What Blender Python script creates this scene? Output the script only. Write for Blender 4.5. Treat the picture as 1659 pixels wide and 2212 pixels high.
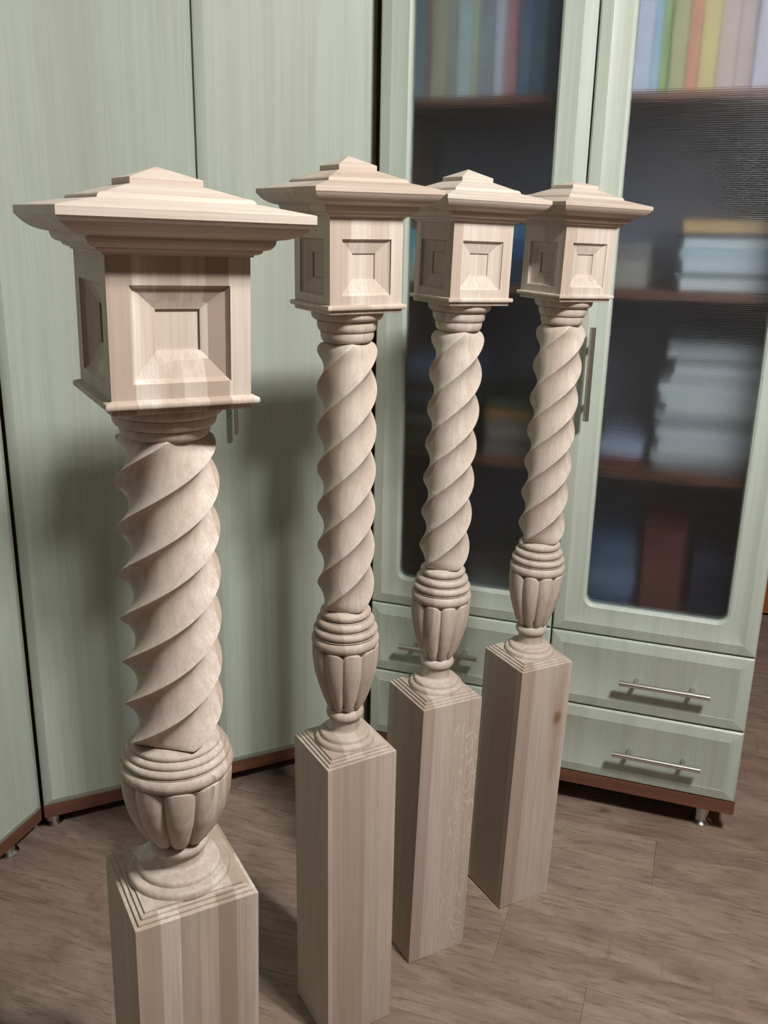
import bpy, bmesh, math, random
from mathutils import Matrix, Vector
PI = math.pi
sc = bpy.context.scene
for o in list(bpy.data.objects):
    bpy.data.objects.remove(o, do_unlink=True)
COL = sc.collection

# ------------------------------------------------------------------ camera
CAM_H, PITCH, ROLL, FPX = 1.0823, -0.29134, 0.0198, 1965.06
fw = Vector((0, math.cos(PITCH), math.sin(PITCH)))
rt = Vector((1, 0, 0)); up = rt.cross(fw)
R_ = rt * math.cos(ROLL) + up * math.sin(ROLL)
U_ = up * math.cos(ROLL) - rt * math.sin(ROLL)
cam = bpy.data.cameras.new('camera'); camo = bpy.data.objects.new('camera', cam); COL.objects.link(camo)
camo.matrix_world = Matrix(((R_.x, U_.x, -fw.x, 0), (R_.y, U_.y, -fw.y, 0), (R_.z, U_.z, -fw.z, CAM_H), (0, 0, 0, 1)))
cam.sensor_fit = 'VERTICAL'; cam.sensor_height = 24.0; cam.lens = FPX / 2212 * 24.0
cam.clip_start = 0.02
sc.camera = camo

# ------------------------------------------------------------------ world, light, exposure
w = bpy.data.worlds.new('world'); sc.world = w; w.use_nodes = True
w.node_tree.nodes['Background'].inputs[0].default_value = (0.6, 0.65, 0.7, 1)
w.node_tree.nodes['Background'].inputs[1].default_value = 0.05
LAMP_POS = (0.69, 0.31, 1.90); LAMP_RING = 0.085; LAMP_L = 490.0; LAMP_COL = (1.0, 0.985, 0.965)
vs = sc.view_settings
vs.view_transform = 'Standard'; vs.look = 'None'; vs.gamma = 1.0; vs.use_curve_mapping = False
vs.exposure = 0.0
sc.cycles.use_denoising = True
sc.cycles.sample_clamp_indirect = 40.0
sc.cycles.max_bounces = 8; sc.cycles.diffuse_bounces = 3; sc.cycles.glossy_bounces = 3; sc.cycles.transmission_bounces = 6
sc.cycles.use_adaptive_sampling = True; sc.cycles.adaptive_threshold = 0.05

# room frame: local x runs along the back wall, local y towards it
PSI_R = math.radians(-19.0); P0_R = Vector((0.63916, 1.49017, 0))
PSI_L = math.radians(26.5); P0_L = Vector((-0.62519, 1.45874, 0))
PSI_F = math.radians(73.0)

def frame(p0, psi):
    return Matrix.Translation(p0) @ Matrix.Rotation(psi, 4, 'Z')
ROOM = frame(P0_R, PSI_R)

def S(r, g, b):
    f = lambda c: (c / 255 / 12.92) if c / 255 <= 0.04045 else ((c / 255 + 0.055) / 1.055) ** 2.4
    return (f(r), f(g), f(b), 1.0)

# ------------------------------------------------------------------ materials
class NT:
    def __init__(s, name):
        s.m = bpy.data.materials.new(name); s.m.use_nodes = True
        s.t = s.m.node_tree; s.b = s.t.nodes['Principled BSDF']; s.out = s.t.nodes['Material Output']
    def n(s, typ, **kw):
        nd = s.t.nodes.new(typ)
        for k, v in kw.items():
            if k.startswith('_'):
                setattr(nd, k[1:], v)
            else:
                key = int(k[1:]) if k[0] == 'i' and k[1:].isdigit() else k.replace('__', ' ')
                if isinstance(v, bpy.types.NodeSocket): s.t.links.new(v, nd.inputs[key])
                else: nd.inputs[key].default_value = v
        return nd
    def link(s, a, b): s.t.links.new(a, b)
    def math(s, op, a, b=0.0):
        return s.n('ShaderNodeMath', _operation=op, i0=a, i1=b).outputs[0]
    def mix(s, f, a, b, blend='MIX'):
        nd = s.t.nodes.new('ShaderNodeMix'); nd.data_type = 'RGBA'; nd.blend_type = blend
        for sk, v in ((nd.inputs[0], f), (nd.inputs[6], a), (nd.inputs[7], b)):
            if isinstance(v, bpy.types.NodeSocket): s.t.links.new(v, sk)
            else: sk.default_value = v
        return nd.outputs[2]
    def ramp(s, f, stops):
        nd = s.t.nodes.new('ShaderNodeValToRGB'); s.t.links.new(f, nd.inputs[0])
        el = nd.color_ramp.elements
        while len(el) < len(stops): el.new(0.5)
        for e, (p, c) in zip(el, stops):
            e.position = p; e.color = c if len(c) == 4 else (*c, 1)
        return nd.outputs[0]
    def mapping(s, vec, scale=(1, 1, 1), loc=(0, 0, 0), rot=(0, 0, 0)):
        return s.n('ShaderNodeMapping', Vector=vec, Location=loc, Rotation=rot, Scale=scale).outputs[0]
    def noise(s, vec, scale=5, detail=4, rough=0.5, dist=0.0):
        return s.n('ShaderNodeTexNoise', Vector=vec, Scale=scale, Detail=detail, Roughness=rough, Distortion=dist).outputs[0]
    def bump(s, h, strength=0.2, dist=0.002):
        nd = s.n('ShaderNodeBump', Strength=strength, Distance=dist, Height=h)
        s.link(nd.outputs[0], s.b.inputs['Normal'])
    def set(s, col=None, rough=None, metal=None, spec=None):
        for k, v in (('Base Color', col), ('Roughness', rough), ('Metallic', metal), ('Specular IOR Level', spec)):
            if v is None: continue
            if isinstance(v, bpy.types.NodeSocket): s.link(v, s.b.inputs[k])
            else: s.b.inputs[k].default_value = v
        return s.m

def plain(name, col, rough=0.5, metal=0.0, spec=0.5, var=0.0):
    t = NT(name)
    if var:
        co = t.n('ShaderNodeTexCoord').outputs['Object']
        f = t.noise(co, 30, 3)
        c2 = tuple(c * (1 - var) for c in col[:3]) + (1,)
        return t.set(t.mix(f, c2, col), rough, metal, spec)
    return t.set(col, rough, metal, spec)

def post_wood(name, seed, stave=0.021, flame=0.0, knot=None, contrast=1.0, lying=False):
    """pale sanded hardwood glued up from upright staves"""
    t = NT(name)
    co = t.n('ShaderNodeTexCoord').outputs['Object']
    if lying: co = t.mapping(co, rot=(0, PI / 2, 0))
    co = t.mapping(co, loc=(seed * 0.37, seed * 0.53, seed * 1.7))
    sep = t.n('ShaderNodeSeparateXYZ', Vector=co)
    wob = t.noise(t.mapping(co, (6, 6, 0.6)), 1.0, 1)
    def ids(axis, width, ofs):
        x = t.math('ADD', sep.outputs[axis], t.math('MULTIPLY', t.math('SUBTRACT', wob, 0.5), width * 0.15))
        return t.math('FLOOR', t.math('DIVIDE', t.math('ADD', x, ofs), width))
    a = ids(0, stave, 0.0); b = ids(1, stave * 2.9, 0.03)
    cid = t.n('ShaderNodeCombineXYZ', X=a, Y=b, Z=seed).outputs[0]
    wn = t.n('ShaderNodeTexWhiteNoise', _noise_dimensions='3D', Vector=cid)
    rnd = wn.outputs['Value']
    # shift the grain inside each stave
    shift = t.n('ShaderNodeVectorMath', _operation='SCALE', i0=wn.outputs['Color'], Scale=3.0).outputs[0]
    gco = t.n('ShaderNodeVectorMath', _operation='ADD', i0=co, i1=shift).outputs[0]
    fine = t.noise(t.mapping(gco, (420, 420, 9)), 1.0, 3, 0.65)
    streak = t.noise(t.mapping(gco, (95, 95, 2.2)), 1.0, 3, 0.6, 0.4)
    broad = t.noise(t.mapping(gco, (30, 30, 1.2)), 1.0, 2)
    base = t.ramp(rnd, [(0.0, S(136, 112, 95)), (0.28, S(168, 149, 133)), (0.6, S(196, 183, 170)), (1.0, S(216, 207, 198))])
    base = t.mix(min(1.0, contrast), S(188, 174, 160), base)
    dark = t.mix(0.62 * min(1.0, contrast + .25), base, S(140, 116, 97))
    col = t.mix(t.ramp(streak, [(0.36, (0, 0, 0)), (0.72, (0.85, 0.85, 0.85))]), base, dark)
    col = t.mix(t.ramp(fine, [(0.42, (0, 0, 0)), (0.75, (0.55, 0.55, 0.55))]), col, S(148, 126, 109))
    col = t.mix(t.math('MULTIPLY', broad, 0.35), col, S(206, 196, 186))
    if flame:
        raw = t.n('ShaderNodeTexCoord').outputs['Object']
        rs = t.n('ShaderNodeSeparateXYZ', Vector=raw)
        f1 = t.noise(t.mapping(co, (30, 30, 7.0)), 1.0, 2, 0.45, 0.5)
        rings = t.math('PINGPONG', t.math('MULTIPLY', f1, 17.0), 0.5)
        lines = t.ramp(rings, [(0.0, (0, 0, 0)), (0.36, (0, 0, 0)), (0.48, (1, 1, 1))])
        edge = t.math('ADD', rs.outputs[0], t.math('MULTIPLY', t.noise(t.mapping(raw, (8, 8, 5)), 1.0, 2), 0.05))
        msk = t.ramp(edge, [(0.010, (0, 0, 0)), (0.028, (1, 1, 1))])
        low = t.ramp(rs.outputs[2], [(0.40, (1, 1, 1)), (0.45, (0, 0, 0))])
        f = t.math('MULTIPLY', t.math('MULTIPLY', t.math('MULTIPLY', lines, flame), msk), low)
        col = t.mix(f, col, S(222, 212, 196))
    if knot:
        obj = t.n('ShaderNodeTexCoord').outputs['Object']
        d = t.n('ShaderNodeVectorMath', _operation='SUBTRACT', i0=obj, i1=knot).outputs[0]
        d = t.mapping(d, (1.0, 1.0, 0.55))
        ln = t.n('ShaderNodeVectorMath', _operation='LENGTH', i0=d).outputs['Value']
        ln = t.math('ADD', ln, t.math('MULTIPLY', t.noise(t.mapping(obj, (60, 60, 30)), 1.0, 2), 0.010))
        ln = t.math('SUBTRACT', ln, 0.005)
        k = t.ramp(ln, [(0.0, (0.95, 0.95, 0.95)), (0.0045, (0.8, 0.8, 0.8)), (0.0075, (0.15, 0.15, 0.15)), (0.012, (0, 0, 0))])
        col = t.mix(k, col, S(92, 62, 44))
        d2 = t.mapping(t.n('ShaderNodeVectorMath', _operation='SUBTRACT', i0=obj, i1=knot).outputs[0], (1.0, 1.0, 0.1))
        l2 = t.n('ShaderNodeVectorMath', _operation='LENGTH', i0=d2).outputs['Value']
        l2 = t.math('ADD', l2, t.math('MULTIPLY', t.noise(t.mapping(obj, (40, 40, 14)), 1.0, 2), 0.016))
        k2 = t.ramp(l2, [(0.0, (0.6, 0.6, 0.6)), (0.014, (0.45, 0.45, 0.45)), (0.024, (0, 0, 0))])
        col = t.mix(k2, col, S(150, 118, 92))
    return t.set(col, 0.62, 0.0, 0.3)

def foil_wood():
    t = NT('pale_green_foil')
    co = t.n('ShaderNodeTexCoord').outputs['Object']
    oi = t.n('ShaderNodeObjectInfo').outputs['Random']
    v = t.n('ShaderNodeCombineXYZ', X=t.math('MULTIPLY', oi, 7.0), Y=0.0, Z=t.math('MULTIPLY', oi, 3.0)).outputs[0]
    co = t.n('ShaderNodeVectorMath', _operation='ADD', i0=co, i1=v).outputs[0]
    s1 = t.noise(t.mapping(co, (34, 34, 0.9)), 1.0, 4, 0.6, 0.3)
    s2 = t.noise(t.mapping(co, (190, 190, 4.0)), 1.0, 3, 0.6)
    s3 = t.noise(t.mapping(co, (9, 9, 0.5)), 1.0, 2)
    col = t.ramp(s1, [(0.3, S(172, 181, 168)), (0.5, S(180, 191, 180)), (0.7, S(186, 195, 187))])
    col = t.mix(t.ramp(s2, [(0.45, (0, 0, 0)), (0.8, (0.5, 0.5, 0.5))]), col, S(164, 167, 149))
    col = t.mix(t.ramp(s3, [(0.45, (0, 0, 0)), (0.8, (0.45, 0.45, 0.45))]), col, S(180, 175, 154))
    return t.set(col, 0.42, 0.0, 0.5)

def cherry():
    t = NT('cherry_board')
    co = t.n('ShaderNodeTexCoord').outputs['Object']
    s1 = t.noise(t.mapping(co, (3, 60, 60)), 1.0, 3, 0.6)
    col = t.ramp(s1, [(0.3, S(98, 62, 48)), (0.7, S(124, 80, 62))])
    return t.set(col, 0.45)

def plank_wood():
    t = NT('weathered_oak_floor')
    co = t.n('ShaderNodeTexCoord').outputs['Object']
    rnd = t.n('ShaderNodeObjectInfo').outputs['Random']
    sh = t.n('ShaderNodeCombineXYZ', X=t.math('MULTIPLY', rnd, 37.0), Y=t.math('MULTIPLY', rnd, 91.0), Z=0.0).outputs[0]
    p = t.n('ShaderNodeVectorMath', _operation='ADD', i0=co, i1=sh).outputs[0]
    broad = t.noise(t.mapping(p, (7.5, 26, 1)), 1.0, 4, 0.6, 0.8)
    streak = t.noise(t.mapping(p, (17, 120, 1)), 1.0, 4, 0.7, 0.8)
    fine = t.noise(t.mapping(p, (60, 420, 1)), 1.0, 3, 0.7)
    saw = t.noise(t.mapping(p, (120, 5, 1)), 1.0, 2, 0.5, 0.3)
    sawm = t.noise(t.mapping(p, (3.5, 5, 1)), 1.0, 1)
    col = t.ramp(broad, [(0.30, S(114, 95, 83)), (0.5, S(148, 128, 114)), (0.68, S(172, 153, 138))])
    tint = t.mix(rnd, S(134, 112, 98), S(160, 141, 127))
    col = t.mix(0.45, col, tint)
    col = t.mix(t.ramp(streak, [(0.50, (0, 0, 0)), (0.68, (0.7, 0.7, 0.7))]), col, S(100, 79, 67))
    col = t.mix(t.ramp(fine, [(0.5, (0, 0, 0)), (0.8, (0.5, 0.5, 0.5))]), col, S(108, 86, 74))
    f = t.math('MULTIPLY', t.ramp(saw, [(0.55, (0, 0, 0)), (0.7, (0.5, 0.5, 0.5))]), t.ramp(sawm, [(0.55, (0, 0, 0)), (0.68, (1, 1, 1))]))
    col = t.mix(f, col, S(120, 98, 80))
    # scattered knots
    vo = t.n('ShaderNodeTexVoronoi', Vector=t.mapping(p, (4.2, 8.5, 1)), Scale=1.0)
    kd = t.math('ADD', vo.outputs['Distance'], t.math('MULTIPLY', t.noise(t.mapping(p, (30, 60, 1)), 1.0, 2), 0.10))
    sel = t.ramp(t.n('ShaderNodeSeparateColor', Color=vo.outputs['Color']).outputs[0], [(0.62, (0, 0, 0)), (0.64, (1, 1, 1))])
    k = t.math('MULTIPLY', t.ramp(kd, [(0.06, (0.9, 0.9, 0.9)), (0.12, (0.2, 0.2, 0.2)), (0.2, (0, 0, 0))]), sel)
    col = t.mix(k, col, S(84, 62, 50))
    return t.set(col, 0.48, 0.0, 0.4)

def ribbed_glass():
    t = NT('ribbed_frosted_glass')
    co = t.n('ShaderNodeTexCoord').outputs['Object']
    z = t.n('ShaderNodeSeparateXYZ', Vector=co).outputs[2]
    rib = t.math('SINE', t.math('MULTIPLY', z, 2 * PI / 0.0032))
    t.bump(rib, 0.22, 0.0008)
    t.set((0.91, 0.96, 1.0, 1), 0.27, 0.0, 0.5)
    t.b.inputs['Transmission Weight'].default_value = 1.0
    t.b.inputs['IOR'].default_value = 1.45
    return t.m

def emit(name, col, strength):
    t = NT(name)
    t.set((0.9, 0.9, 0.9, 1), 0.4)
    t.b.inputs['Emission Color'].default_value = (*col, 1)
    t.b.inputs['Emission Strength'].default_value = strength
    return t.m

def paper_mat(name, col):
    t = NT(name)
    co = t.n('ShaderNodeTexCoord').outputs['Object']
    f = t.noise(t.mapping(co, (3, 3, 700)), 1.0, 2)
    c2 = tuple(c * 0.75 for c in col[:3]) + (1,)
    return t.set(t.mix(f, c2, col), 0.7)

FOIL = foil_wood(); CHERRY = cherry(); PLANK = plank_wood(); GLASS = ribbed_glass()
METAL = plain('brushed_nickel', S(214, 211, 206), 0.28, 1.0)
CHROME = plain('satin_chrome', S(200, 198, 192), 0.22, 1.0)
WALLM = plain('pale_wall_paint', S(112, 98, 84), 0.8, var=0.04)
CEILM = plain('white_ceiling_paint', S(150, 150, 148), 0.85, var=0.02)
DARKGAP = plain('dark_subfloor', S(58, 44, 36), 0.8)
BRONZE = plain('dark_bronze', S(70, 56, 46), 0.5, 0.0)
ORANGE = plain('orange_brown_door', S(168, 92, 40), 0.4, var=0.2)
INSIDE = plain('dark_cabinet_lining', S(142, 140, 154), 0.6, var=0.1)
BASEB = plain('brown_skirting', S(126, 92, 66), 0.45, var=0.15)

# ------------------------------------------------------------------ mesh helpers
def obj(name, vf, mat, parent=None, smooth=None, M=None):
    v, f = vf
    me = bpy.data.meshes.new(name); me.from_pydata([tuple(p) for p in v], [], f)
    bm = bmesh.new(); bm.from_mesh(me)
    bmesh.ops.recalc_face_normals(bm, faces=bm.faces); bm.to_mesh(me); bm.free()
    if smooth is not None:
        for p in me.polygons: p.use_smooth = True
        me.set_sharp_from_angle(angle=math.radians(smooth))
    me.materials.append(mat)
    o = bpy.data.objects.new(name, me); COL.objects.link(o)
    if M is not None: o.matrix_world = M
    if parent is not None: o.parent = parent
    return o
def empty(name, M):
    o = bpy.data.objects.new(name, None); COL.objects.link(o); o.matrix_world = M
    o.empty_display_size = 0.05
    return o
def tag(o, label, cat, group=None):
    o['label'] = label; o['category'] = cat
    if group: o['group'] = group
    return o
def struct(o):
    o['kind'] = 'structure'; return o
def join(*parts):
    v, f = [], []
    for pv, pf in parts:
        n = len(v); v += list(pv); f += [tuple(i + n for i in q) for q in pf]
    return v, f
def box(x0, x1, y0, y1, z0, z1):
    v = [(x, y, z) for z in (z0, z1) for y in (y0, y1) for x in (x0, x1)]
    f = [(0, 2, 3, 1), (4, 5, 7, 6), (0, 1, 5, 4), (2, 6, 7, 3), (0, 4, 6, 2), (1, 3, 7, 5)]
    return v, f
def bevbox(x0, x1, y0, y1, z0, z1, b=0.002, seg=2):
    v, f = box(x0, x1, y0, y1, z0, z1)
    bm = bmesh.new(); vs_ = [bm.verts.new(p) for p in v]
    for q in f: bm.faces.new([vs_[i] for i in q])
    bmesh.ops.bevel(bm, geom=bm.edges[:], offset=b, segments=seg, profile=0.5, affect='EDGES')
    bm.verts.index_update()
    out = [tuple(p.co) for p in bm.verts], [tuple(p.index for p in q.verts) for q in bm.faces]
    bm.free(); return out
def prism(poly, z0, z1):
    n = len(poly)
    v = [(x, y, z0) for x, y in poly] + [(x, y, z1) for x, y in poly]
    return v, [tuple(range(n))[::-1], tuple(range(n, 2 * n))] + [(i, (i + 1) % n, n + (i + 1) % n, n + i) for i in range(n)]
def loops(ls, cap0=True, cap1=True, close=False):
    n = len(ls[0]); v = [p for l in ls for p in l]; f = []
    m = len(ls)
    for a in range(m if close else m - 1):
        b = (a + 1) % m
        for i in range(n):
            j = (i + 1) % n
            f.append((a * n + i, a * n + j, b * n + j, b * n + i))
    if cap0 and not close: f.append(tuple(range(n))[::-1])
    if cap1 and not close: f.append(tuple(range((m - 1) * n, m * n)))
    return v, f
def lathe(prof, n=64, rf=None):
    ls = []
    for r, z in prof:
        l = []
        for k in range(n):
            a = 2 * PI * k / n
            q = r if rf is None else rf(r, z, a)
            l.append((q * math.cos(a), q * math.sin(a), z))
        ls.append(l)
    return loops(ls)
def sqlathe(prof):
    return loops([[(-h, -h, z), (h, -h, z), (h, h, z), (-h, h, z)] for h, z in prof])
def arc(r0, z0, r1, z1, bulge, n=6):
    """curve from (r0,z0) to (r1,z1) bulging sideways (+ = to the right of travel)"""
    out = []
    dx, dz = r1 - r0, z1 - z0
    for i in range(n + 1):
        t = i / n; k = 4 * t * (1 - t) * bulge
        out.append((r0 + dx * t + dz * k, z0 + dz * t - dx * k))
    return out
def cyl(p, q, r, n=14):
    p, q = Vector(p), Vector(q); d = (q - p).normalized()
    a = d.orthogonal().normalized(); b = d.cross(a)
    return loops([[tuple(c + (a * math.cos(2 * PI * k / n) + b * math.sin(2 * PI * k / n)) * r) for k in range(n)] for c in (p, q)])
def rrect(x0, x1, z0, z1, y, r=0.0008, k=5):
    out = []
    for cx, cz, a0 in ((x1 - r, z1 - r, 0), (x0 + r, z1 - r, 90), (x0 + r, z0 + r, 180), (x1 - r, z0 + r, 270)):
        for i in range(k + 1):
            a = math.radians(a0 + 90 * i / k)
            out.append((cx + r * math.cos(a), y, cz + r * math.sin(a)))
    return out

# ------------------------------------------------------------------ room shell
UL, UR, VB, VF, ZC = -1.78, 1.62, 0.40, -3.3, 2.52
sub = struct(obj('floor', box(UL - .1, UR + .1, VF - .1, 2.0, -0.06, -0.0045), DARKGAP, M=ROOM))
rnd = random.Random(4)
PW, PL = 0.1365, 0.82
pl_mesh = {}
def plank(x0, x1, y0, y1):
    key = (round(x1 - x0, 4), round(y1 - y0, 4))
    g = 0.00015
    if key not in pl_mesh:
        o = obj('plank', bevbox(g, key[0] - g, g, key[1] - g, -0.0045, 0.0, 0.0004, 1), PLANK)
        pl_mesh[key] = o.data
    else:
        o = bpy.data.objects.new('plank', pl_mesh[key]); COL.objects.link(o)
    o.parent = sub; o.location = (x0, y0, 0)
row0 = -0.047
offs = {0: -0.45, -1: -0.10, -2: -0.72, -3: -0.325, -4: -0.179, 1: -0.28, -5: -0.5}
for r in range(-24, 10):
    y0 = row0 + r * PW
    if y0 > 1.25 or y0 + PW < VF: continue
    ofs = offs.get(r, rnd.uniform(0, PL))
    x = UL - PL + ((ofs - UL) % PL)
    while x < UR:
        a, b = max(x, UL - .02), min(x + PL, UR + .02)
        if b - a > 0.03: plank(round(a, 4), round(b, 4), y0, y0 + PW)
        x += PL
struct(obj('ceiling', box(UL - .1, UR + .1, VF - .1, 2.0, ZC, ZC + .08), CEILM, M=ROOM))
struct(obj('wall_left', box(UL - .1, UL, VF, VB, 0, ZC), WALLM, M=ROOM))
struct(obj('wall_right', box(UR, UR + .1, VF, 1.3, 0, ZC), WALLM, M=ROOM))
struct(obj('wall_front', box(UL, UR, VF - .1, VF, 0, ZC), WALLM, M=ROOM))
wb = join(box(UL, .05, VB, VB + .1, 0, ZC), box(.95, UR, VB, VB + .1, 0, ZC), box(.05, .95, VB, VB + .1, 2.06, ZC))
struct(obj('wall_back', wb, WALLM, M=ROOM))
struct(obj('wall_corridor', box(-.3, UR, 1.24, 1.34, 0, ZC), WALLM, M=ROOM))
struct(obj('wall_passage', box(-.3, -.2, VB + .1, 1.24, 0, ZC), WALLM, M=ROOM))
struct(obj('baseboard_right', bevbox(UR - .016, UR, VF, VB, 0, .075, .003), BASEB, M=ROOM))
struct(obj('baseboard_front', bevbox(UL, UR - .016, VF, VF + .016, 0, .075, .003), BASEB, M=ROOM))
dr = struct(obj('door_1', loops([rrect(.05, .85, .012, 2.0, 1.238), rrect(.05, .85, .012, 2.0, 1.20), rrect(.14, .76, .14, 1.88, 1.20), rrect(.16, .74, .16, 1.86, 1.21)]), ORANGE, M=ROOM))
struct(obj('trim_1', join(box(-.02, .05, 1.19, 1.24, 0, 2.07), box(.85, .92, 1.19, 1.24, 0, 2.07), box(.05, .85, 1.19, 1.24, 2.0, 2.07)), CHERRY, M=ROOM))

# chandelier (above the picture; its three globes light the whole room)
lamp = tag(empty('chandelier', Matrix.Translation((LAMP_POS[0], LAMP_POS[1], ZC))), 'small chandelier with three white glass globes on metal arms', 'lamp')
drop = LAMP_POS[2] - ZC
obj('ceiling_rose', lathe([(0.0001, 0), (0.055, 0), (0.055, -0.012), (0.03, -0.03), (0.0001, -0.03)], 32), METAL, lamp, 40)
obj('rod', cyl((0, 0, -.02), (0, 0, drop + .13), .006), METAL, lamp, 40)
obj('hub', lathe([(0.0001, drop + .15), (.02, drop + .145), (.034, drop + .125), (.03, drop + .10), (.012, drop + .085), (0.0001, drop + .08)], 32), METAL, lamp, 50)
GLOW = emit('opal_glow', LAMP_COL, LAMP_L)
for k in range(3):
    a = math.radians(-10 + 120 * k); dx, dy = math.cos(a), math.sin(a)
    obj('arm', join(cyl((.02 * dx, .02 * dy, drop + .115), (LAMP_RING * dx, LAMP_RING * dy, drop + .115), .005), cyl((LAMP_RING * dx, LAMP_RING * dy, drop + .12), (LAMP_RING * dx, LAMP_RING * dy, drop + .048), .011)), METAL, lamp, 40)
    g = obj('globe', lathe([(max(.0006, .050 * math.sin(t)), -.050 * math.cos(t)) for t in [PI * i / 6 for i in range(7)]], 12), GLOW, lamp, 60)
    g.location = (LAMP_RING * dx, LAMP_RING * dy, drop)
    sh = obj('added_light_cup', loops([[(r * math.cos(2 * PI * i / 32), r * math.sin(2 * PI * i / 32), z) for i in range(32)] for r, z in
        ((.012, .064), (.038, .061), (.060, .040), (.070, .002), (.068, .002), (.058, .038), (.036, .059), (.012, .062))], close=True), BRONZE, lamp, 40)  # unseen cup added over each globe to keep light off the ceiling
    sh.location = g.location

# ------------------------------------------------------------------ cabinet building blocks
def front_loops(x0, x1, z0, z1, b=0.023, t=0.018):
    return [rrect(x0, x1, z0, z1, t), rrect(x0, x1, z0, z1, 0.0035, 0.001), rrect(x0 + .003, x1 - .003, z0 + .003, z1 - .003, 0.0002, 0.001),
            rrect(x0 + b - .0015, x1 - b + .0015, z0 + b - .0015, z1 - b + .0015, -0.0036), rrect(x0 + b, x1 - b, z0 + b, z1 - b, -0.0029)]
def solid_front(x0, x1, z0, z1, b=0.023):
    return loops(front_loops(x0, x1, z0, z1, b))
def glazed_front(x0, x1, z0, z1, ox0, ox1, oz0, oz1):
    L = front_loops(x0, x1, z0, z1)
    r = 0.016
    L += [rrect(ox0 - .006, ox1 + .006, oz0 - .006, oz1 + .006, -0.0029, r + .006), rrect(ox0 - .002, ox1 + .002, oz0 - .002, oz1 + .002, 0.0, r + .002),
          rrect(ox0, ox1, oz0, oz1, 0.005, r), rrect(ox0, ox1, oz0, oz1, 0.018, r)]
    return loops(L, close=True)
def bar_handle(length, vertical, out=0.026, r=0.0052):
    h = length / 2; s = h * 0.62
    ax = (lambda t, y: (0, y, t)) if vertical else (lambda t, y: (t, y, 0))
    return join(cyl(ax(-h, -out), ax(h, -out), r, 16), cyl(ax(-s, 0), ax(-s, -out), .0042, 12), cyl(ax(s, 0), ax(s, -out), .0042, 12))
HH = {}
def handle(parent, x, z, vertical, length=0.160):
    k = (vertical, length)
    if k not in HH:
        o = obj('handle', bar_handle(length, vertical), METAL, parent, 40); HH[k] = o.data
    else:
        o = bpy.data.objects.new('handle', HH[k]); COL.objects.link(o); o.parent = parent
    o.location = (x, -0.0029, z)
    o['label'] = 'brushed metal bar handle'
def foot(parent, x, y, h):
    prof = [(.0001, 0), (.019, 0), (.020, .004), (.0135, .009), (.0125, .014), (.0165, h - .002), (.0165, h), (.0001, h)]
    o = obj('foot', lathe(prof, 24), CHROME, parent, 35); o.location = (x, y, 0)
    o['label'] = 'small silvery foot'

# ---- glazed bookcase on the right
bc = tag(empty('glazed_cabinet', ROOM), 'tall pale green bookcase with two ribbed glass doors above four drawers', 'cabinet')
X0, XM0, XM1, X1 = -0.699, -0.3355, -0.3325, 0.0295
CD = 0.345; CT = 2.16
obj('side_panel', box(X0 + .002, X0 + .018, .020, CD, .0545, CT), CHERRY, bc)
obj('side_panel', box(X1 - .018, X1 - .002, .020, CD, .0545, CT), CHERRY, bc)
obj('back_panel', box(X0 + .018, X1 - .018, CD - .006, CD, .0815, CT - .016), INSIDE, bc)
obj('top_board', box(X0 + .018, X1 - .018, .020, CD, CT - .016, CT), CHERRY, bc)
obj('bottom_board', box(X0 + .018, X1 - .018, .003, CD, .0545, .0815), CHERRY, bc)
obj('plinth_board', bevbox(X0 + .001, X1 + .002, .002, .0195, .0545, .0815, .0012), CHERRY, bc)
SH = [(1.308, 1.322), (0.991, 1.007), (0.672, 0.690)]
SF = 0.050
for z0, z1 in SH:
    obj('shelf', bevbox(X0 + .019, X1 - .019, SF, CD - .007, z0, z1, .001, 1), CHERRY, bc)
obj('divider_board', box(X0 + .019, X1 - .019, .022, CD - .007, .372, .386), CHERRY, bc)
DZ0 = 0.379
for (a, b, hx) in ((X0, XM0, -0.3685), (XM1, X1, -0.2996)):
    d = obj('glass_door', glazed_front(a, b, DZ0, CT - .003, a + .058, b - .0575, .4395, CT - .066), FOIL, bc, 30)
    g = obj('glass_pane', bevbox(a + .052, b - .0515, .0055, .0095, .4335, CT - .060, .0004, 1), GLASS, d)
    g['label'] = 'ribbed frosted glass pane'
    handle(d, hx, 0.8664, True)
for (a, b, hx) in ((X0, XM0, -0.5486), (XM1, X1, -0.1185)):
    for (z0, z1, hz) in ((.2305, .3765, .3018), (.0825, .2275, .1530)):
        d = obj('drawer', solid_front(a, b, z0, z1), FOIL, bc, 30)
        handle(d, hx, hz, False)
for x in (X0 + .05, (X0 + X1) / 2, X1 - .052):
    foot(bc, x, .045, .0545); foot(bc, x, CD - .05, .0545)

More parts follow.
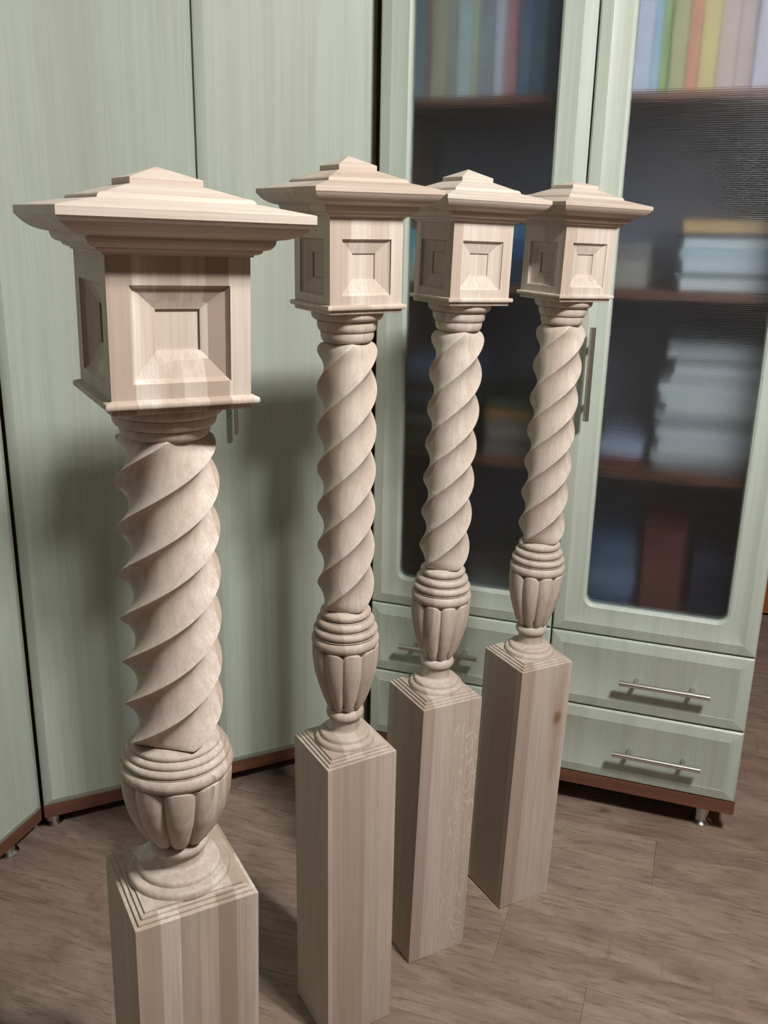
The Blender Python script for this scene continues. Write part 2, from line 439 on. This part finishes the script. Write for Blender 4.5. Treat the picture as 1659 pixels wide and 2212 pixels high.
# ---- corner wardrobe
LM = frame(P0_L, PSI_L)
cw = tag(empty('corner_wardrobe', LM), 'pale green corner wardrobe with two plain doors set across the corner', 'wardrobe')
inv = LM.inverted()
def loc(q): p = inv @ q; return (p.x, p.y)
ku, kw_ = 0.004, 0.672
back_c = loc(ROOM @ Vector((UL + .01, VB - .01, 0)))
pB = loc(ROOM @ Vector((-0.712, 0.06, 0))); pB2 = loc(ROOM @ Vector((-0.712, VB - .01, 0)))
FM = frame(LM @ Vector((0.002, 0.0, 0)), PSI_F)
pA2 = loc(FM @ Vector((-.004, .40, 0)))
poly = [(ku, .0195), (kw_ - .004, .0195), pB, pB2, back_c, pA2]
obj('carcass', prism(poly, .031, CT), CHERRY, cw)
obj('plinth_board', bevbox(ku - .001, kw_, .003, .019, .031, .0562, .0012), CHERRY, cw)
for (a, b, hx) in ((ku, .3375, .297), (.3405, kw_ - .003, .3834)):
    d = obj('door', solid_front(a, b, .0568, CT - .003, .0165), FOIL, cw, 30)
    handle(d, hx, 0.822, True)
for x in (.02, .34, .63): foot(cw, x, .035, .031)

# ---- wardrobe standing along the left wall
lw = tag(empty('wardrobe', FM), 'pale green wardrobe along the left wall next to the corner wardrobe', 'wardrobe')
obj('carcass', box(-1.30, -.004, .0195, .40, .031, CT), CHERRY, lw)
obj('plinth_board', bevbox(-1.30, -.002, .003, .019, .031, .0555, .0012), CHERRY, lw)
for (a, b) in ((-.436, -.003), (-.868, -.439), (-1.30, -.871)):
    d = obj('door', solid_front(a, b, .0562, CT - .003, .0165), FOIL, lw, 30)
    handle(d, b - .05 if b < -.1 else a + .05, .822, True)
for x in (-.068, -.5, -1.2): foot(lw, x, .03, .031)

# ------------------------------------------------------------------ newel posts
def twisted(N, R, z0, z1, lead, phase_top, mid, rc, ends, nz=150, side=14):
    """twisted polygon shaft; mid = mid-side radius / corner radius"""
    sec = []
    for k in range(N):
        a0, a1 = 2 * PI * k / N, 2 * PI * (k + 1) / N
        p, q = Vector((math.cos(a0), math.sin(a0))), Vector((math.cos(a1), math.sin(a1)))
        chord = math.cos(PI / N); bl = mid - chord
        nrm = ((p + q) / 2).normalized()
        for i in range(side):
            s = 0.5 - 0.5 * math.cos(PI * i / side)
            v = p.lerp(q, s) + nrm * bl * 4 * s * (1 - s)
            if v.length > rc: v *= rc / v.length
            sec.append(v * R)
    ls = []
    zs = [z0 + (z1 - z0) * i / nz for i in range(nz + 1)]
    for z in zs:
        k = 1.0
        for (ze, d, s) in ((z0, ends[0], ends[1]), (z1, ends[2], ends[3])):
            t = abs(z - ze) / d
            if t < 1: k = min(k, s + (1 - s) * math.sqrt(max(0.0, 1 - (1 - t) ** 2)))
        a = phase_top + 2 * PI * (z - z1) / lead
        ca, sa = math.cos(a), math.sin(a)
        ls.append([((v.x * ca - v.y * sa) * k, (v.x * sa + v.y * ca) * k, z) for v in sec])
    return loops(ls)

def coffer(w, zt, zb, step1, slope, step2, fx, ft, fb, ix, it, ib, bv=.14):
    """outer recess ring of one box face, in x/z with y = -w the face plane; returns list of rects"""
    h = zt - zb
    def rect(hx, za, zb_, y): return [(-hx, y, zb_), (hx, y, zb_), (hx, y, za), (-hx, y, za)]
    o = (w * fx, zt - h * ft, zt - h * fb); i = (w * ix, zt - h * it, zt - h * ib)
    return [rect(o[0], o[1], o[2], -w), rect(o[0], o[1], o[2], -w + step1), rect(o[0] + (i[0] - o[0]) * bv, o[1] + (i[1] - o[1]) * bv, o[2] + (i[2] - o[2]) * bv, -w + step1 + slope * .34), rect(i[0], i[1], i[2], -w + step1 + slope), rect(i[0], i[1], i[2], -w + step1 + slope + step2)]
def rotz(v, k):
    for _ in range(k): v = [(-y, x, z) for x, y, z in v]
    return v
def ovolo(a, b, n=5):
    """convex quarter curve between profile points a (lower, inner) and b (upper, outer)"""
    out = []
    for i in range(n + 1):
        t = PI / 2 * i / n
        out.append((a[0] + (b[0] - a[0]) * math.sin(t), a[1] + (b[1] - a[1]) * (1 - math.cos(t))))
    return out
def torus_prof(r, z, rr, hh, n=8):
    return [(r - rr + rr * math.cos(t), z + hh * math.sin(t)) for t in [-PI / 2 + PI * i / n for i in range(n + 1)]]

def make_post(name, label, M, mat, D, apex=1.0, group=None, capmat=None):
    p = tag(empty(name, M), label, 'newel post', group)
    a, hb = D['a'], D['hb']
    st, sh_ = D['steps']
    # square base with three stepped ledges
    prof = [(a, 0.0), (a, hb)]
    h, z = a, hb
    for i in range(3):
        prof += [(h - st * .35, z + .0004)]
        h -= st; prof += [(h, z + .0006), (h, z + sh_)]; z += sh_
    zt = z
    obj('base_block', sqlathe(prof), mat, p)
    # turned foot of the urn
    pr = [(.0001, zt - .002)] + D['foot'](zt)
    obj('turned_foot', lathe(pr + [(.0001, pr[-1][1])], 72), mat, p, 35)
    # lobed urn
    lob = D['lobe']; N = D['nlobe']; dep = D['ldep']
    z0_, z1_ = lob[0][1], lob[-1][1]
    zl_ = z1_ - z0_
    def rf(r, z, ang):
        s = ((ang * N / (2 * PI) + D['lph']) % 1.0) * 2 - 1
        q = 1 - math.sqrt(max(0.0, 1 - s * s * 0.98))
        d = dep * q
        top = z1_ - .10 * zl_ * q ** 1.2 - .012 * zl_
        bot = z0_ + .30 * zl_ * q ** 1.3
        if z > top: d += dep * .9 * min(1.0, (z - top) / (.05 * zl_))
        if z < bot: d += dep * .9 * min(1.0, (bot - z) / (.07 * zl_))
        return r - min(d, dep * 1.15)
    pr = []
    M_ = 64
    for i in range(M_ + 1):
        z = z0_ + (z1_ - z0_) * i / M_
        for (ra, za), (rb, zb) in zip(lob, lob[1:]):
            if za - 1e-9 <= z <= zb + 1e-9:
                t = (z - za) / (zb - za); pr.append((ra + (rb - ra) * t, z)); break
    # smooth the hand-measured profile
    for _ in range(10):
        pr = [pr[0]] + [((pr[i - 1][0] + 2 * pr[i][0] + pr[i + 1][0]) / 4, pr[i][1]) for i in range(1, len(pr) - 1)] + [pr[-1]]
    urn = obj('lobed_urn', lathe([(.0001, z0_)] + pr + [(.0001, z1_)], N * 16, rf), mat, p, 40)
    # ringed shoulder of the urn
    obj('ringed_shoulder', lathe([(.0001, D['rings'][0][1])] + D['rings'] + [(.0001, D['rings'][-1][1])], 80), mat, p, 35)
    obj('twisted_shaft', twisted(**D['twist']), mat, p, 33)
    obj('turned_capital', lathe([(.0001, D['cap_rings'][0][1])] + D['cap_rings'] + [(.0001, D['cap_rings'][-1][1])], 80), mat, p, 35)
    # square box with moulding and coffered faces
    w_, bt, bb, m = D['w'], D['bt'], D['bb'], D['m']
    zm = D['mz']
    pr = [(w_ - .0005, zm - D['mu']), (w_ + .0002, zm - D['mu'] + .001), (w_ + .0002, zm - .0022), (m - .001, zm - .0022)] + \
         [(m - .0012 + .0012 * math.cos(t), zm + .0004 + .0026 * math.sin(t)) for t in [-PI / 2 + PI * i / 6 for i in range(7)]] + [(w_ - .002, bb + .001), (w_ - .002, bb + .0012)]
    obj('box_moulding', sqlathe(pr), mat, p)
    cf = coffer(w_, bt, bb, *D['coffer'])
    vv, ff = [], []
    for k in range(4):
        ring0 = [(-w_, -w_, bb), (w_, -w_, bb), (w_, -w_, bt), (-w_, -w_, bt)]
        L = rotz(ring0, k) + rotz(cf[0], k)
        n = len(vv); vv += L
        ff += [(n + i, n + (i + 1) % 4, n + 4 + (i + 1) % 4, n + 4 + i) for i in range(4)]
    n = len(vv); vv += [(-w_, -w_, bt), (w_, -w_, bt), (w_, w_, bt), (-w_, w_, bt)]; ff.append((n, n + 1, n + 2, n + 3))
    bx = obj('panel_box', (vv, ff), mat, p)
    for k in range(4):
        obj('coffered_panel', loops([rotz(r, k) for r in cf], cap0=False), mat, bx)
    # cap
    c, cz, cz2, az = D['c'], D['cz'], D['cz2'], D['az']
    e = lambda f: w_ + (c - w_) * f
    zz = lambda f: bt + (cz2 - bt) * f
    pr = [(w_ - .004, bt), (e(.05), bt), (e(.06), zz(.06))] + ovolo((e(.07), zz(.07)), (e(.20), zz(.20))) + ovolo((e(.23), zz(.21)), (e(.40), zz(.50))) + \
        [(e(.44), zz(.51))] + arc(e(.46), zz(.52), e(.975), zz(.965), .11, 8) + [(c, cz2), (c, cz - .0006), (c - .0006, cz)]
    H = az - cz
    pr += [(.66 * c, cz + .19 * H), (.632 * c, cz + .20 * H)] + [(.632 * c - .075 * c * (1 - math.cos(t)), cz + H * (.205 + .125 * math.sin(t))) for t in [PI / 2 * i / 5 for i in range(1, 6)]] + [(.315 * c, cz + .55 * H)]
    obj('cap', sqlathe(pr), capmat, p)
    zt_ = cz + .71 * H
    obj('finial', sqlathe([(.30 * c, cz + .54 * H), (.30 * c, zt_ - .0006), (.296 * c, zt_), (.0004, zt_ + .29 * H * apex)]), capmat, p)
    return p

# two sizes of post
def ringset(pts, b=0.0):
    """stack of convex rings: pts = [(r, z_low, z_high)]"""
    out = []
    for r, zl, zh in pts:
        out += torus_prof(r, (zl + zh) / 2, min(.006, (zh - zl) / 2 * 1.2), (zh - zl) / 2, 6)
    return out
def foot_prof(z, r1, r2, r3, rn, zn):
    q = [PI / 2 * i / 5 for i in range(6)]
    p = [(r1, z - .001), (r1, z + .0022)] + [(r1 - .0042 * (1 - math.cos(t)), z + .0022 + .0048 * math.sin(t)) for t in q[1:]]
    p += [(r2 + .0002, z + .0071), (r2, z + .0074), (r2, z + .0088)]
    p += [(r2 - .0042 * (1 - math.cos(t)), z + .0088 + .0044 * math.sin(t)) for t in q[1:]]
    p += [(r3 + .0012, z + .0134), (r3, z + .0137)] + [(r3 - (r3 - rn) * math.sin(t), z + .0137 + .0045 * (1 - math.cos(t))) for t in q[1:]]
    return p + [(rn, zn), (rn + .0006, zn + .0015)]
B = dict(a=.05, hb=.4410, steps=(.0034, .0030), w=.0446, bt=1.1027, bb=1.0121, m=.0490, mz=1.0096, mu=.0068, c=.0766, cz=1.1327, cz2=1.1280, az=1.1666,
    foot=lambda z: foot_prof(z, .0395, .0330, .0235, .0192, .4795) + torus_prof(.0246, .4890, .0075, .0078, 10) + [(.0200, .4985), (.0200, .503)],
    lobe=[(.0205, .4965), (.0242, .5000), (.0270, .5060), (.0330, .5230), (.0392, .5460), (.0420, .5650), (.0426, .5790), (.0424, .5880)], nlobe=10, ldep=.0066, lph=.40,
    rings=[(.0400, .5860)] + torus_prof(.0432, .5945, .0085, .0085, 10) + [(.0408, .6032)] + torus_prof(.0410, .6085, .0060, .0052) + [(.0372, .6140)] + torus_prof(.0370, .6195, .0060, .0055) + [(.0322, .6255)] + torus_prof(.0322, .6315, .0070, .0058) + [(.0240, .6385)],
    twist=dict(N=4, R=.0358, z0=.6370, z1=.9685, lead=.1945, phase_top=math.radians(-105), mid=.76, rc=.985, ends=(.014, .72, .014, .74)),
    cap_rings=[(.0262, .9680)] + ovolo((.0266, .9685), (.0308, .9775)) + [(.0308, .9792), (.0300, .9796)] + ovolo((.0302, .9800), (.0347, .9888)) + [(.0347, .9918), (.0338, .9922)] + ovolo((.0342, .9926), (.0414, 1.0000)) + [(.0414, 1.0032)],
    coffer=(.0016, .0065, .0016, .675, .235, .885, .315, .40, .70))
A = dict(a=.0626, hb=.4410, steps=(.0042, .0030), w=.0588, bt=1.0660, bb=.9526, m=.0649, mz=.9485, mu=.0075, c=.0996, cz=1.1004, cz2=1.0935, az=1.1340,
    foot=lambda z: foot_prof(z, .0520, .0425, .0300, .0246, .4760) + torus_prof(.0304, .4845, .0080, .0070, 10) + [(.0250, .493), (.0250, .497)],
    lobe=[(.0235, .4895), (.0300, .4920), (.0335, .4960), (.0405, .5080), (.0500, .5300), (.0542, .5490), (.0556, .5640), (.0556, .5730)], nlobe=10, ldep=.0090, lph=.385,
    rings=[(.0520, .5690)] + torus_prof(.0566, .5790, .0095, .0085, 10) + [(.0530, .5868)] + torus_prof(.0532, .5905, .0065, .0046) + [(.0490, .5940)] + torus_prof(.0492, .5972, .0060, .0044) + [(.0445, .6010)] + torus_prof(.0446, .6040, .0060, .0042) + [(.0330, .6090)],
    twist=dict(N=4, R=.0472, z0=.6085, z1=.9125, lead=.178, phase_top=math.radians(-103.5), mid=.725, rc=.995, ends=(.006, .86, .020, .80)),
    cap_rings=[(.0355, .9100)] + ovolo((.0362, .9107), (.0400, .9180)) + [(.0400, .9190), (.0392, .9193)] + ovolo((.0400, .9197), (.0458, .9275)) + [(.0458, .9295), (.0450, .9298)] + ovolo((.0456, .9302), (.0515, .9370)) + [(.0515, .9415)],
    coffer=(.0006, .0105, .0022, .70, .20, .885, .315, .37, .665))

def post_matrix(x, y, yaw, lx, ly, a):
    zx = Vector((lx, ly, 1)).normalized()
    xx = Vector((1, 0, -lx)).normalized(); yy = zx.cross(xx).normalized(); xx = yy.cross(zx)
    Rm = Matrix(((xx.x, yy.x, zx.x, 0), (xx.y, yy.y, zx.y, 0), (xx.z, yy.z, zx.z, 0), (0, 0, 0, 1))) @ Matrix.Rotation(yaw, 4, 'Z')
    lo = min((Rm @ Vector((sx * a, sy * a, 0))).z for sx in (-1, 1) for sy in (-1, 1))
    return Matrix.Translation((x, y, -lo)) @ Rm
SPEC = [
    ((-.21446, .80654, .51168, .01962, -.01054), A, post_wood('post_wood_a', 1.0, .0195, contrast=1.0), 1.0, 'thick pale wooden newel post with a tight sharp-edged twist, striped staves and the widest cap'),
    ((-.04559, 1.07677, .53087, -.0006, -.0200), B, post_wood('post_wood_b', 2.0, .024, contrast=.45), 1.0, 'slender twisted wooden newel post standing next to the thick one, plain straight grain'),
    ((.07187, 1.22458, .50540, .02189, -.00618), B, post_wood('post_wood_c', 3.0, .030, flame=.5, contrast=.45), 1.0, 'slender twisted wooden newel post with wavy flame grain on its square base'),
    ((.22787, 1.34975, .51033, .02434, -.00874), B, post_wood('post_wood_d', 4.0, .026, knot=(.030, -.05, .345), contrast=.6), .62, 'slender twisted wooden newel post with a knot in its base, closest to the drawers'),
]
for i, (s, D, mat, apex, label) in enumerate(SPEC):
    cm = post_wood('cap_wood_%d' % i, 11.0 + i * 1.3, .09, contrast=.5, lying=True)
    make_post('newel_post', label, post_matrix(*s, D['a']), mat, D, apex, 'carved newel posts', cm)

# ------------------------------------------------------------------ things behind the glass
MATS = {}
def cmat(col, paper=False):
    k = (col, paper)
    if k not in MATS:
        MATS[k] = paper_mat('paper_%d_%d_%d' % col, S(*col)) if paper else plain('cover_%d_%d_%d' % col, S(*col), .5, var=.12)
    return MATS[k]
PAGES = paper_mat('page_edges', S(226, 220, 205))
def book(x, width, h, depth, y, z, col, cname, where, lean=0.0):
    M = ROOM @ Matrix.Translation((x, y, z + .0006)) @ Matrix.Rotation(lean, 4, 'Y')
    t = .0025
    cov = join(bevbox(0, width, 0, t, 0, h, .0008, 1), box(0, t, t, depth, 0, h), box(width - t, width, t, depth, 0, h))
    o = obj('book', cov, cmat(col), M=M)
    obj('pages', box(t + .0004, width - t - .0004, t + .0004, depth - .004, .003, h - .004), PAGES, o)
    tag(o, f'{cname} book standing upright on the top shelf behind the {where} glass door', 'book', f'books on the top shelf behind the {where} glass door')
    return o
def row(x, items, where, seed):
    r = random.Random(seed); k = 0
    for cname, col, wd in items:
        n = 1; ww = wd
        for i in range(n):
            f = r.uniform(.93, 1.05)
            c3 = tuple(int(min(250, 255 * (v * f / 255) ** 0.72)) for v in col)
            book(x + .0006, ww - .0012, r.uniform(.19, .235), r.uniform(.15, .19), .062 + r.uniform(0, .012), SH[0][1], c3, cname, where); x += ww
    return x
# positions along the shelf follow the coloured stripes seen through each pane
row(-.666, [('dull teal', (104, 132, 140), .028), ('faded red', (160, 104, 104), .010), ('beige', (176, 172, 146), .032), ('grey olive', (140, 146, 132), .013), ('pale aqua', (164, 186, 186), .030), ('yellow green', (168, 184, 130), .010), ('slate grey', (128, 138, 150), .026), ('pale lavender', (186, 192, 206), .018), ('brick red', (168, 112, 116), .026), ('navy blue', (62, 80, 106), .024), ('dark petrol blue', (52, 76, 92), .026), ('charcoal blue', (60, 70, 86), .024)], 'left-hand', 3)
row(-.330, [('steel blue', (120, 140, 170), .018), ('ice blue', (196, 212, 236), .026), ('lavender white', (204, 210, 240), .034), ('light sky blue', (165, 206, 226), .013), ('lime green', (176, 210, 116), .015), ('olive tan', (178, 172, 120), .026), ('orange red', (216, 134, 100), .019), ('golden yellow', (232, 206, 122), .028), ('pinkish beige', (214, 186, 172), .028), ('pale rose', (212, 182, 178), .027), ('dusty mauve', (196, 184, 204), .026), ('light grey', (196, 200, 206), .026), ('cream', (214, 206, 180), .026)], 'right-hand', 5)

ORD = ['first', 'second', 'third', 'fourth', 'fifth', 'sixth', 'seventh', 'eighth', 'ninth', 'tenth', 'eleventh', 'twelfth', 'thirteenth', 'fourteenth', 'fifteenth']
def pile(x, y, z, w_, d_, layers, where, seed, cat='magazine', name='magazine'):
    """flat things lying on each other; layers = [(colour name, rgb, thickness, dx)]"""
    r = random.Random(seed); z += .0006
    for i, (cname, col, th, dx) in enumerate(layers):
        ww = w_ + r.uniform(-.006, .006)
        M = ROOM @ Matrix.Translation((x + dx + ww / 2, y + d_ / 2, z)) @ Matrix.Rotation(r.uniform(-.03, .03), 4, 'Z')
        o = obj(name, bevbox(-ww / 2, ww / 2, -d_ / 2, d_ / 2, 0, th - .0003, min(.0012, th * .3), 1), cmat(col, True), M=M)
        obj('cover', bevbox(-ww / 2 - .0006, ww / 2 + .0006, -d_ / 2 - .0006, d_ / 2 + .0006, th - .0012, th - .0002, .0002, 1), cmat(col), o)
        pos = 'alone' if len(layers) == 1 else ('bottom one' if i == 0 else 'top one' if i == len(layers) - 1 else ORD[i] + ' from the bottom')
        tag(o, f'{cname} {cat}, {pos}, {where}', cat, f'{where}')
        z += th
    return z
Y = .075
pile(-.175, Y, SH[1][1], .165, .25, [('white', (222, 230, 232), .020, 0), ('grey', (130, 140, 146), .010, -.004), ('white', (214, 226, 232), .022, .003), ('pale aqua', (190, 212, 220), .018, 0), ('white', (220, 230, 234), .016, .002), ('dark blue', (52, 66, 88), .008, -.008), ('tan', (208, 172, 120), .022, .0)], 'in the pile below a tan top, middle shelf', 2)
pile(-.300, Y + .02, SH[1][1], .075, .2, [('silver grey', (170, 168, 160), .045, 0), ('grey', (140, 138, 134), .030, 0)], 'in the silver pile on the middle shelf', 3, 'box', 'small_box')
pile(-.660, Y, SH[1][1], .12, .24, [('pale cream', (216, 220, 208), .030, 0), ('pale cyan', (176, 214, 224), .030, 0), ('light cyan', (140, 194, 214), .035, 0)], 'in the cyan pile on the middle shelf', 4, 'folder', 'folder')
pile(-.500, Y, SH[1][1], .12, .24, [('navy', (40, 56, 82), .045, 0), ('deep blue', (46, 92, 140), .035, 0), ('mid blue', (84, 140, 180), .025, 0)], 'in the blue pile on the middle shelf', 5, 'box', 'flat_box')
lay = []
r9 = random.Random(9)
names9 = [('white', (216, 222, 224)), ('pale grey', (186, 194, 198)), ('bluish white', (200, 212, 224)), ('grey', (150, 158, 162)), ('white', (224, 228, 228))]
for i in range(15):
    nm, cc = names9[r9.randrange(5)]
    lay.append((nm, cc, r9.uniform(.010, .018), r9.uniform(-.01, .006) + (.012 if i > 9 else 0)))
pile(-.180, Y, SH[2][1], .165, .25, lay, 'in the tallest white pile, lowest shelf', 6)
pile(-.285, Y, SH[2][1], .075, .12, [('dark red', (120, 52, 46), .014, 0), ('bluish white', (170, 182, 206), .030, .004)], 'in the low pair beside the tallest white pile', 7, 'box', 'small_box')
pile(-.665, Y, SH[2][1], .13, .24, [('grey', (160, 156, 148), .020, 0), ('taupe', (140, 128, 114), .026, 0), ('light grey', (178, 176, 172), .020, .003), ('brown', (104, 88, 78), .014, 0), ('bluish grey', (150, 158, 176), .030, 0), ('taupe', (134, 124, 112), .018, -.003), ('pale blue', (150, 170, 206), .040, 0)], 'in the taupe pile with pale blue top', 8)
pile(-.500, Y, SH[2][1], .12, .24, [('grey', (150, 144, 136), .018, 0), ('dark grey', (84, 80, 76), .012, 0), ('light taupe', (160, 150, 138), .020, 0), ('grey', (128, 124, 120), .016, 0), ('orange tan', (176, 128, 76), .020, 0), ('dark green', (48, 70, 48), .026, 0)], 'in the grey pile with dark green top', 10)
FLO = .3862
pile(-.300, Y, FLO, .10, .22, [('blue grey', (92, 116, 146), .05, 0), ('pale blue', (120, 144, 176), .05, 0), ('steel blue', (84, 108, 140), .05, 0)], 'in the blue pile above the drawers', 11, 'folder', 'folder')
pile(-.185, Y, FLO, .075, .2, [('red brown', (120, 66, 56), .13, 0), ('dark red', (104, 50, 46), .06, 0)], 'in the reddish pile above the drawers', 12, 'box', 'carton')
pile(-.095, Y, FLO, .085, .2, [('navy', (34, 42, 72), .16, 0)], 'beside the reddish cartons above the drawers', 13, 'box', 'carton')
pile(-.520, Y, FLO, .12, .2, [('grey green', (126, 130, 116), .022, 0), ('pale grey', (150, 154, 148), .022, 0), ('brown grey', (110, 100, 86), .022, 0)], 'in the low grey pile above the drawers', 14)
